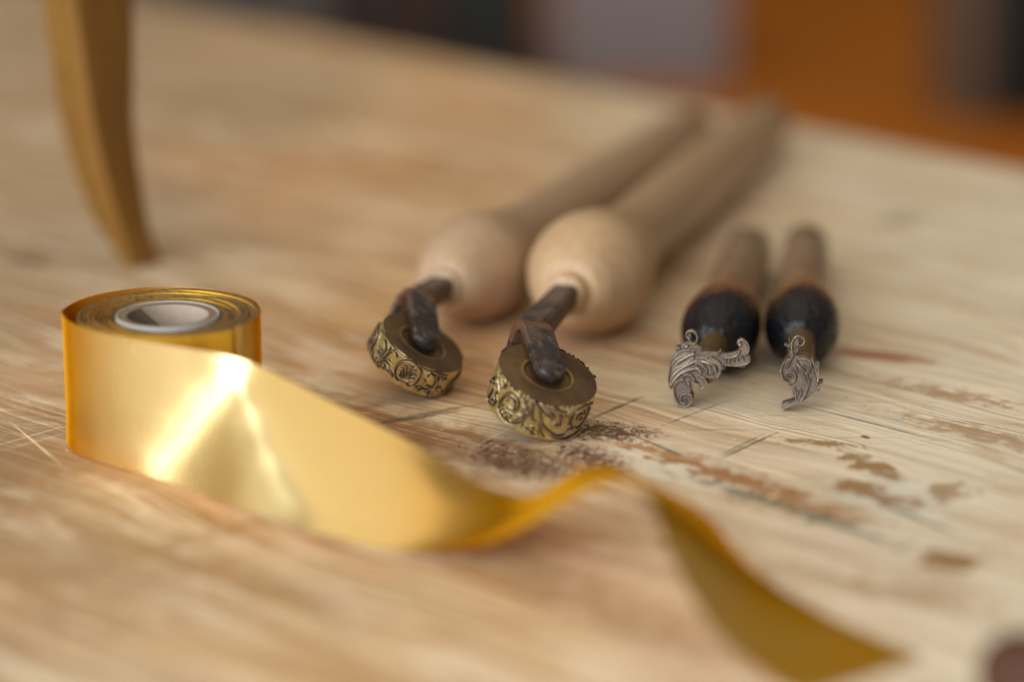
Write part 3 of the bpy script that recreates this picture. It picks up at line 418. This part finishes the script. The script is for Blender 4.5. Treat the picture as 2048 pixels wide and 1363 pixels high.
# ------------------------------------------------------------------ curved amber leg
L_ = [(-185.5, 175), (-182.2, 140), (-179.9, 107.9), (-177.7, 84.9), (-174.2, 55.7), (-167.5, 30), (-160.4, 14), (-152.2, 1)]
C_ = [(-172.5, 175), (-168.3, 140), (-165.1, 107.9), (-162.8, 84.9), (-159.7, 55.7), (-154.6, 30), (-150.5, 14), (-147.5, 1)]
R_ = [(-146.5, 175), (-146.0, 140), (-145.7, 107.9), (-145.9, 84.9), (-146.8, 55.7), (-144.2, 30), (-141.5, 14), (-137.6, 1)]
n = 40
Ls, Cs, Rs = spline(L_, n), spline(C_, n), spline(R_, n); V = []; F = []
for i in range(n):
    wd = Rs[i, 0] - Ls[i, 0]; yb = 1077
    sec = [(Ls[i, 0], yb + wd * .16, Ls[i, 1]), (Ls[i, 0] + wd * .03, yb + wd * .08, Ls[i, 1]), (Cs[i, 0] - wd * .03, yb - wd * .42, Cs[i, 1]), (Cs[i, 0] + wd * .03, yb - wd * .42, Cs[i, 1]),
           (Rs[i, 0] - wd * .03, yb + wd * .16, Rs[i, 1]), (Rs[i, 0], yb + wd * .26, Rs[i, 1]), (Rs[i, 0] - wd * .12, yb + wd * .5, Rs[i, 1]), (Ls[i, 0] + wd * .2, yb + wd * .42, Ls[i, 1])]
    V += sec
zmin = min(v[2] for v in V); V = [(x, y, z - zmin * .999) for x, y, z in V]
for i in range(n - 1):
    for j in range(8): a = i * 8 + j; c = i * 8 + (j + 1) % 8; F.append((a, a + 8, c + 8, c))
F += [tuple(range(8)), tuple(range((n - 1) * 8, n * 8))[::-1]]
leg = mesh("curved_leg", V, F, M['amber'], origin=(-146, 1080, 0), sharp=30)
tag(leg, "curved amber-brown leg tapering down to the table behind the gold foil roll", "leg")

# ------------------------------------------------------------------ dark handle in the near corner
V, F = lathe_geo([(0, .5), (.8, 4), (2.5, 7), (6, 9.5), (12, 11), (22, 11.5), (45, 10.5), (80, 9.5), (84, 8), (85, 1)], (114, 643, 11.5), (.80, -.60, 0), 40)
hd = mesh("tool_handle", V, F, M['dark_wood'], origin=(119, 639, 0))
tag(hd, "out-of-focus dark brown handle end in the near right corner", "handle")

# ------------------------------------------------------------------ foil roll
RC = np.array((-109.1, 853.4, 0)); HT = 42.0
roll = thing("foil_roll", RC, "roll of satin gold foil whose loose end twists across the table", "foil roll")
def tube_geo(ro, ri, z0, z1, c, co=None, seg=128, rim=.15, wob=None):
    co = c if co is None else co; th = np.linspace(0, 2 * np.pi, seg, endpoint=False); V = []; F = []
    for r, z, cc in ((ri, z0, co), (ro, z0, c), (ro, z1 - rim, c), (ro - rim, z1, c), (ri + rim, z1, co), (ri, z1 - rim, co)):
        dr = 0 * th if wob is None else wob[1] * (np.sin(3 * th + wob[0]) + .6 * np.sin(7 * th + 2.1 * wob[0])); dz = 0 * th if wob is None or z < 5 else .22 * np.sin(2 * th + 1.7 * wob[0]) + .10 * np.sin(5 * th + wob[0])
        V += list(np.stack([cc[0] + (r + dr) * np.cos(th), cc[1] + (r + dr) * np.sin(th), z + dz], -1))
    for i in range(6):
        for j in range(seg):
            a = i * seg + j; b = i * seg + (j + 1) % seg; k2 = ((i + 1) % 6) * seg
            F.append((a, b, k2 + (j + 1) % seg, k2 + j))
    return np.array(V), F
WC = RC + np.array((1.9, .5, 0))                                         # centre of the wound pack
core = mesh("core", *tube_geo(15.45, 12.7, .3, 41.2, WC), M['card'], roll, sharp=35)
mesh("paper_rim", *tube_geo(16.0, 15.5, .3, 41.5, WC, rim=.12), M['white_paper'], roll, parent=core, sharp=35)
# spiral seam inside the core
V = []; F = []; m = 24
for i in range(m):
    f = i / (m - 1); z = 41.0 - f * 14
    for q in np.linspace(0, 1, 12):
        th = math.radians((138 - 62 * f) * (1 - q) + 215 * q); V.append(WC + np.array((12.62 * math.cos(th), 12.62 * math.sin(th), z)))
for i in range(m - 1):
    for j in range(11): a = i * 12 + j; F.append((a, a + 1, a + 13, a + 12))
mesh("seam", V, F, M['seam'], roll, parent=core)
V = []; F = []
for i in range(4):
    for j in range(6):
        th = math.radians(78) + j * .06; V.append(WC + np.array((12.52 * math.cos(th), 12.52 * math.sin(th), 33.6 - i * .9)))
for i in range(3):
    for j in range(5): a = i * 6 + j; F.append((a, a + 1, a + 7, a + 6))
mesh("paper_tab", V, F, M['white_paper'], roll, parent=core)
NW = 8; r_in = 16.15; step = (28.6 - r_in) / NW
for i in range(NW):
    ri = r_in + step * i; ro = ri + step - .06
    gap = .62 if i else .2
    off = np.array((.55, .83, 0)) * gap * .5                              # each turn bears on the next at the front and gapes at the back
    z1 = 40.4 + .2 * i + (.18 if i % 3 == 1 else 0)
    mesh("winding", *tube_geo(ro - gap * .5 + .0, ri + .02, .4, z1, WC + off * .9, WC, rim=.22, wob=(i, .10)), M['winding'], roll, sharp=40)
# loose outer turn and the trailing strip: one continuous ribbon
G = np.array([float(t) for t in STRIP.split()]).reshape(64, 5, 3)
pre = []
nst = 40
for i in range(nst):                                                      # from the pack's right side round the back to the left side
    f = i / nst; th = math.radians(-38 + f * (178 + 38)); rr = 28.85 + (31.0 - 28.85) * min(1, f * 1.25); cc = WC * (1 - min(1, f * 1.2)) + RC * min(1, f * 1.2)
    pre.append([cc + np.array((rr * math.cos(th), rr * math.sin(th), 42.3 - 10.5 * j)) for j in range(5)])
ALL = np.concatenate([np.array(pre), G])
ns = 3 * (len(ALL) - 1) + 1
fineA = np.stack([spline(ALL[:, j], ns) for j in range(5)], 1)
fin = np.stack([spline(fineA[i], 13) for i in range(ns)], 0)
for _ in range(4): fin[1:-1] = (fin[:-2] + 2 * fin[1:-1] + fin[2:]) / 4
fin[:, :, 2] = np.maximum(fin[:, :, 2], .25)
dd = fin[:, :, :2] - WC[:2]; rd = np.linalg.norm(dd, axis=-1); kk = np.maximum(1, 28.8 / rd)              # the ribbon lies outside the wound pack
fin[:, :, :2] = WC[:2] + dd * kk[..., None]
V = fin.reshape(-1, 3); F = []
for i in range(ns - 1):
    for j in range(12): a = i * 13 + j; F.append((a, a + 1, a + 14, a + 13))
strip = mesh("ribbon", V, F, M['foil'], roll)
# ------------------------------------------------------------------ engraved relief helpers
def parse(s): 
    out = []
    for t in s.split(';'):
        a, b = t.split(':'); out.append((float(a), np.array([[float(c) for c in p.split(',')] for p in b.split()])))
    return out
def relief_field(X, Y, strokes, wide=2.6):
    """broad swelling, narrow crest (0..1 each) at the points X, Y"""
    sw = np.zeros_like(X); cr = np.zeros_like(X)
    for wd, pts in strokes:
        p = spline(pts, max(8, 7 * len(pts))) if len(pts) > 2 else pts
        x0, y0 = p.min(0) - wd * wide; x1, y1 = p.max(0) + wd * wide
        m = (X > x0) & (X < x1) & (Y > y0) & (Y < y1)
        if not m.any(): continue
        Q = np.stack([X[m], Y[m]], -1); best = np.full(len(Q), 1e9); tt = np.zeros(len(Q))
        for i in range(len(p) - 1):
            d = p[i + 1] - p[i]; L = d @ d + 1e-9; t = np.clip((Q - p[i]) @ d / L, 0, 1)
            D = np.linalg.norm(Q - p[i] - t[:, None] * d, axis=1); k = D < best; best[k] = D[k]; tt[k] = (i + t[k]) / (len(p) - 1)
        taper = .55 + .45 * np.sin(np.pi * np.clip(tt * .9 + .1, 0, 1)) ** .6
        a = np.clip(1 - (best / (wd * .5 * wide * taper)) ** 2, 0, 1) ** .7; c = np.clip(1 - (best / (wd * .42 * taper)) ** 2, 0, 1)
        sw[m] = np.maximum(sw[m], a); cr[m] = np.maximum(cr[m], c)
    return sw, cr

# ------------------------------------------------------------------ wheel tools
def wheel_tool(bulb, br, end, er, ce, n, R, T, d, strokes, wood, label, prof, bendx):
    bulb, end, ce = map(lambda a: np.array(a, float), (bulb, end, ce)); n = nrm(n); ax = nrm(bulb - end); LEN = np.linalg.norm(bulb - end)
    root = thing("wheel_tool", (ce[0], ce[1], 0), label, "hand tool", "decorating wheel tools with wooden handles")
    V, F = lathe_geo([(t, r) for t, r in prof(LEN)], bulb, -ax, 72)
    pl = prof(LEN); mesh("handle", V, F, wood, root, sharp=50, attrs={'grip': np.repeat([min(1.0, max(0.0, (t - 16) / 40)) for t, _ in pl], 72)})
    d = np.array(d, float); d = nrm(d - n * (d @ n)); q = np.cross(n, d)      # d toward the prong tip, q across
    mid = ce - n * T / 2
    b0 = T / 2 + .45 + 1.6                                                   # prong centre line height
    # forked iron yoke: one band bent round behind the wheel
    path = []; hw = []
    for a in np.linspace(-5.2, 0, 9): path.append((a, b0)); hw.append(5.2 * math.sqrt(max(.02, 1 - (a / 5.25) ** 2)))
    for a in np.linspace(1.5, bendx, 10): path.append((a, b0)); hw.append(5.2)
    for t in np.linspace(.08, math.pi - .08, 18): path.append((bendx + b0 * .92 * math.sin(t), b0 * math.cos(t))); hw.append(5.2 - .3 * math.sin(t))
    for a in np.linspace(bendx, 0, 10): path.append((a, -b0)); hw.append(5.2)
    for a in np.linspace(-.6, -5.2, 9): path.append((a, -b0)); hw.append(5.2 * math.sqrt(max(.02, 1 - (a / 5.25) ** 2)))
    path = np.array(path); tg = np.gradient(path, axis=0); tg /= np.linalg.norm(tg, axis=1)[:, None]; nn = np.stack([-tg[:, 1], tg[:, 0]], -1)
    V = []; F = []; bend_tint = []; m = len(path); th_ = 1.55; bvl = .5
    for i in range(m):
        h = hw[i]
        for (s, o) in ((-h, -th_ + bvl), (-h + bvl, -th_), (h - bvl, -th_), (h, -th_ + bvl), (h, th_ - bvl), (h - bvl, th_), (-h + bvl, th_), (-h, th_ - bvl)):
            pt = path[i] + nn[i] * o; V.append(mid - d * pt[0] + n * pt[1] + q * s)
            bend_tint.append(max(0.0, min(1.0, (path[i][0] - bendx + .6) / .8)) * (1 if path[i][1] > -b0 * .2 else 0))  # redder brown from the start of the bend, upper side only
    for i in range(m - 1):
        for j in range(8): a = i * 8 + j; c = i * 8 + (j + 1) % 8; F.append((a, c, c + 8, a + 8))
    F += [tuple(range(8))[::-1], tuple(range((m - 1) * 8, m * 8))]
    fork = mesh("fork", V, F, M['iron'], root, attrs={'bend_tint': bend_tint}, sharp=40)
    top = mid + n * (b0 + th_)
    V, F = lathe_geo([(-.6, 4.3), (.35, 4.3), (.55, 4.1), (.6, 3.5), (1.15, 3.4), (1.4, 3.0), (1.45, .1)], top + d * .6, n, 48)
    mesh("axle_pin", V, F, M['iron'], root, parent=fork, attrs={'bend_tint': [0] * len(V)}, sharp=40)
    # shank from the bend back into the handle
    s0 = mid - d * (bendx + b0 * .85); s1 = bulb + ax * 31
    sd, su, sw_ = frame(s1 - s0); SL_ = np.linalg.norm(s1 - s0); V = []; F = []; bend_tint = []
    for t in (0, .06, .12, .5, .94, 1.0):
        h = 5.0 - .6 * t
        for cx_, cy_ in ((-1, -.72), (-.72, -1), (.72, -1), (1, -.72), (1, .72), (.72, 1), (-.72, 1), (-1, .72)):
            V.append(s0 + sd * (SL_ * t) + su * cx_ * h + sw_ * cy_ * h * .85); bend_tint.append(max(0, .55 - t * 6))
    for i in range(5):
        for j in range(8): a = i * 8 + j; c = i * 8 + (j + 1) % 8; F.append((a, c, c + 8, a + 8))
    F += [tuple(range(8))[::-1], tuple(range(40, 48))]
    mesh("shank", V, F, M['iron'], root, attrs={'bend_tint': bend_tint}, sharp=40)
    # wheel: turned disc with a hub ring
    pf = [(0.02, -.55), (7.4, -.55), (7.7, -.1), (8.0, .18), (8.5, .22), (8.9, .02), (9.4, 0), (R - .75, 0), (R - .5, -.12)]
    prof2 = [(h, r) for r, h in pf] + [(-T + .12, R - .5), (-T, R - .75), (-T, 9.0), (-T - .2, 8.4), (-T + .4, 7.5), (-T + .4, .02)]
    V, F = lathe_geo(prof2, ce, n, 128)
    rr = [r for _, r in prof2]; ring = np.repeat([1.0 if .05 < abs(h) < .6 and 7.6 < r < 8.7 else (.12 if r < 7.6 else (.25 if 8.8 < r < 9.0 else 0)) for h, r in prof2], 128)
    wheel = mesh("wheel", V, F, M['wheel'], root, attrs={'ring': ring}, sharp=50)
    # relief band round the rim
    uu = nrm(np.cross(n, (0, 0, 1))); ww = np.cross(n, uu); NS, NV = 660, 88
    S = np.linspace(-math.pi * R, math.pi * R, NS, endpoint=False); VV = np.linspace(0, T, NV); SS, V2 = np.meshgrid(S, VV, indexing='ij')
    half = math.pi * R; s_lo = min(p[:, 0].min() for _, p in strokes) - (half - (max(p[:, 0].max() for _, p in strokes) - min(p[:, 0].min() for _, p in strokes))) / 2
    Sm = (SS - s_lo) % half + s_lo
    sw1, cr1 = relief_field(Sm.ravel(), V2.ravel(), strokes, 2.0)
    hgt = sw1 * .62 + cr1 * .55
    edge = np.minimum(V2, T - V2).ravel(); fade = np.clip(edge / .35, 0, 1)
    rng = np.random.default_rng(3); jag = np.repeat(rng.random(NS), NV)
    rad = R - .42 + hgt * (.7 + .3 * fade) - (1 - fade) * .08 + .05 * (jag - .5) * (1 - fade)
    th = (SS / R).ravel(); vv = V2.ravel()
    P = ce - np.outer(vv, n) + rad[:, None] * (np.outer(np.cos(th), uu) + np.outer(np.sin(th), ww)); F = []
    for i in range(NS):
        i2 = (i + 1) % NS
        for j in range(NV - 1): F.append((i * NV + j, i2 * NV + j, i2 * NV + j + 1, i * NV + j + 1))
    mesh("relief_band", P, F, M['relief'], root, parent=wheel, attrs={'relief': sw1, 'crest': cr1})
    return root
def prof_a(L): return [(-36.5, .5), (-36.5, 5.8), (-35.8, 6.9), (-34, 7.4), (-31.4, 7.4), (-31.0, 8.2), (-31.4, 10.2), (-30.6, 11.8), (-24.5, 15.4), (-16, 18.6), (-9, 21.1), (-2, 22.0), (5, 21.8), (14, 20.7), (25, 18.4), (37, 16.0), (50, 14.5), (70, 13.6), (105, 13.7), (150, 13.9), (220, 13.6), (280, 12.8), (L - 6, 12.0), (L - 2, 10.6), (L, 7.5), (L + .8, .5)]
def prof_b(L): return [(-33, .5), (-33, 5.6), (-32.4, 6.6), (-31, 7.0), (-30.4, 7.0), (-30.2, 8.4), (-29.0, 10.2), (-25, 12.6), (-19, 14.9), (-12, 17.2), (-5, 19.2), (2, 19.7), (11, 18.8), (21, 16.9), (33, 14.7), (48, 13.3), (72, 12.8), (120, 13.2), (200, 13.0), (L - 6, 12.0), (L - 2, 10.6), (L, 7.5), (L + .8, .5)]
wheel_tool((27.9, 980.3, 22.1), 22, (118.5, 1296, 12), 12, (11.39, 862.37, 19.41), (.29, -.30, .91), 16.7, 13.7, (.19, -.91, -.36), parse(WR), M['beech'],
           "wheel tool with scroll-engraved wheel resting on the table, yellowish handle, right of the pair", prof_a, 20.0)
wheel_tool((-14.1, 995.7, 19.8), 19.7, (83.65, 1276.8, 12.0), 12, (-29.49, 906.33, 17.22), (.491, -.205, .847), 15.5, 10.6, (.09, -.95, -.29), parse(WL), M['beech_pink'],
           "wheel tool with flower-and-medallion engraved wheel, pinkish handle, nearer the foil roll", prof_b, 24.5)

# ------------------------------------------------------------------ charred stamping tools
def pts2(s): return np.array([[float(c) for c in p.split(',')] for p in s.split()])
def inside(X, Y, P):
    r = np.zeros(X.shape, bool); j = len(P) - 1
    for i in range(len(P)):
        xi, yi = P[i]; xj, yj = P[j]
        if yi != yj: r ^= ((yi > Y) != (yj > Y)) & (X < (xj - xi) * (Y - yi) / (yj - yi) + xi)
        j = i
    return r
def closed(P, n=6):
    Q = np.vstack([P[-2:], P, P[:3]]); m = len(P); out = []
    for i in range(m):
        a, b, c, e = Q[i + 1], Q[i + 2], Q[i + 3], Q[i + 4]
        for f in np.linspace(0, 1, n, endpoint=False): out.append(.5 * (2 * b + (c - a) * f + (2 * a - 5 * b + 4 * c - e) * f ** 2 + (3 * b - a - 3 * c + e) * f ** 3))
    return np.array(out)
def stamp_tool(base, n, poly, hole, strokes, bulb, br, end, label):
    base = np.array(base, float); n = nrm(n); uu = nrm(np.cross((0, 0, 1), n)); ww = np.cross(n, uu); bulb = np.array(bulb, float); end = np.array(end, float)
    root = thing("stamp_tool", (base[0], base[1], 0), label, "hand tool", "charred stamping tools")
    P = closed(pts2(poly)); st = .13; x0, y0 = P.min(0) - .3; x1, y1 = P.max(0) + .3
    gx = np.arange(x0, x1, st); gy = np.arange(y0, y1, st); X, Y = np.meshgrid(gx, gy, indexing='ij')
    m = inside(X, Y, P)
    if hole: m &= ~inside(X, Y, closed(pts2(hole)))
    sw1, cr1 = relief_field(X.ravel(), Y.ravel(), strokes, 3.4); sw1 = sw1.reshape(X.shape); cr1 = cr1.reshape(X.shape)
    # crest also on the outline
    dl = np.full(X.shape, 9.0); Pc = np.vstack([P, P[:1]])
    for i in range(len(P)):
        a, dd = Pc[i], Pc[i + 1] - Pc[i]; L = dd @ dd + 1e-9; t = np.clip(((X - a[0]) * dd[0] + (Y - a[1]) * dd[1]) / L, 0, 1)
        dl = np.minimum(dl, np.hypot(X - a[0] - t * dd[0], Y - a[1] - t * dd[1]))
    H = sw1 * .5 + cr1 * .38 - .5 * np.clip(1 - dl / .45, 0, 1) ** 2 * (1 - cr1)
    idx = -np.ones(X.shape, int); idb = -np.ones(X.shape, int); V = []; F = []; CR = []
    cells = m[:-1, :-1] & m[1:, :-1] & m[1:, 1:] & m[:-1, 1:]
    used = np.zeros(X.shape, bool)
    for a, b in ((0, 0), (1, 0), (1, 1), (0, 1)): used[a:X.shape[0] - 1 + a, b:X.shape[1] - 1 + b] |= cells
    ii = np.argwhere(used); idx[used] = np.arange(len(ii))
    front = base + np.outer(X[used], uu) + np.outer(Y[used], ww) + np.outer(H[used], n)
    ci, cj = np.nonzero(cells)
    F = np.stack([idx[ci, cj], idx[ci + 1, cj], idx[ci + 1, cj + 1], idx[ci, cj + 1]], -1).tolist()
    V = front.tolist(); CR = np.maximum(cr1, .75 * np.clip(1 - dl / .30, 0, 1))[used].tolist()
    cp = np.zeros((cells.shape[0] + 2, cells.shape[1] + 2), bool); cp[1:-1, 1:-1] = cells
    bidx = {}
    def back(i, j):
        if (i, j) not in bidx:
            bidx[(i, j)] = len(V); c0 = np.array((X[used].mean(), Y[used].mean())); xy = np.array((X[i, j], Y[i, j])); xy = c0 + (xy - c0) * .97
            V.append((base + uu * xy[0] + ww * xy[1] - n * 3.6).tolist()); CR.append(0)
        return bidx[(i, j)]
    for i, j in zip(ci, cj):
        for (di, dj), (p, q_) in (((-1, 0), ((i, j), (i, j + 1))), ((1, 0), ((i + 1, j + 1), (i + 1, j))), ((0, -1), ((i + 1, j), (i, j))), ((0, 1), ((i, j + 1), (i + 1, j + 1)))):
            if not cp[i + 1 + di, j + 1 + dj]: F.append((idx[p], idx[q_], back(*q_), back(*p)))
    V = np.array(V); V[:, 2] += max(0, .15 - V[:, 2].min())
    mesh("stamp_face", V, F, M['stamp'], root, attrs={'crest': CR}, sharp=75)
    c = base + uu * X[used].mean() + ww * Y[used].mean()
    ax = nrm(bulb - end); L = np.linalg.norm(bulb - end); nose = bulb + ax * br * 1.15
    # brass shank swelling to a cap behind the face
    cap = c - n * 3.4; sd = nose - ax * 2 - cap; SL2 = np.linalg.norm(sd)
    V, F = lathe_geo([(0, 1), (0, 5.8), (1.2, 6.4), (3.2, 6.2), (6, 5.2), (10, 4.6), (SL2, 4.2)], cap, sd, 40)
    mesh("shank", V, F, M['brass'], root, sharp=45)
    pr = [(-1.15, .05), (-1.15, .30), (-1.10, .42), (-1.0, .55), (-.8, .74), (-.5, .885), (-.2, .95), (.1, .985), (.5, 1.0), (.9, .995), (1.3, .965), (1.8, .90), (2.4, .82), (3.1, .76), (4.0, .73)]
    pr = [(t * br, r * br) for t, r in pr] + [(L * .75, .71 * br), (L - 6, .68 * br), (L - 2, .52 * br), (L, .3 * br), (L + .6, .02 * br)]
    seg = 56; V, F = lathe_geo(pr, bulb, -ax, seg); t0, t1 = pr[0][0], 7.2 * br
    mesh("handle", V, F, M['burnt'], root, attrs={'along': np.repeat([min(1, (t - t0) / (t1 - t0)) for t, _ in pr], seg)}, sharp=50)
stamp_tool(SL_BASE, (-.15, -.99, .04), SL_POLY, SL_HOLE, parse(SL_STR), (70.6, 931.6, 13.7), 13.6, (92.2, 1069, 9.3),
           "charred-handled stamping tool with the wider two-armed leaf scroll face, left of its pair")
stamp_tool(SR_BASE, (-.11, -.99, .04), SR_POLY, SR_HOLE, parse(SR_STR), (99.2, 937.2, 13.2), 13.1, (114.7, 1077, 9.0),
           "charred-handled stamping tool with the narrow upright leaf scroll face, far right")
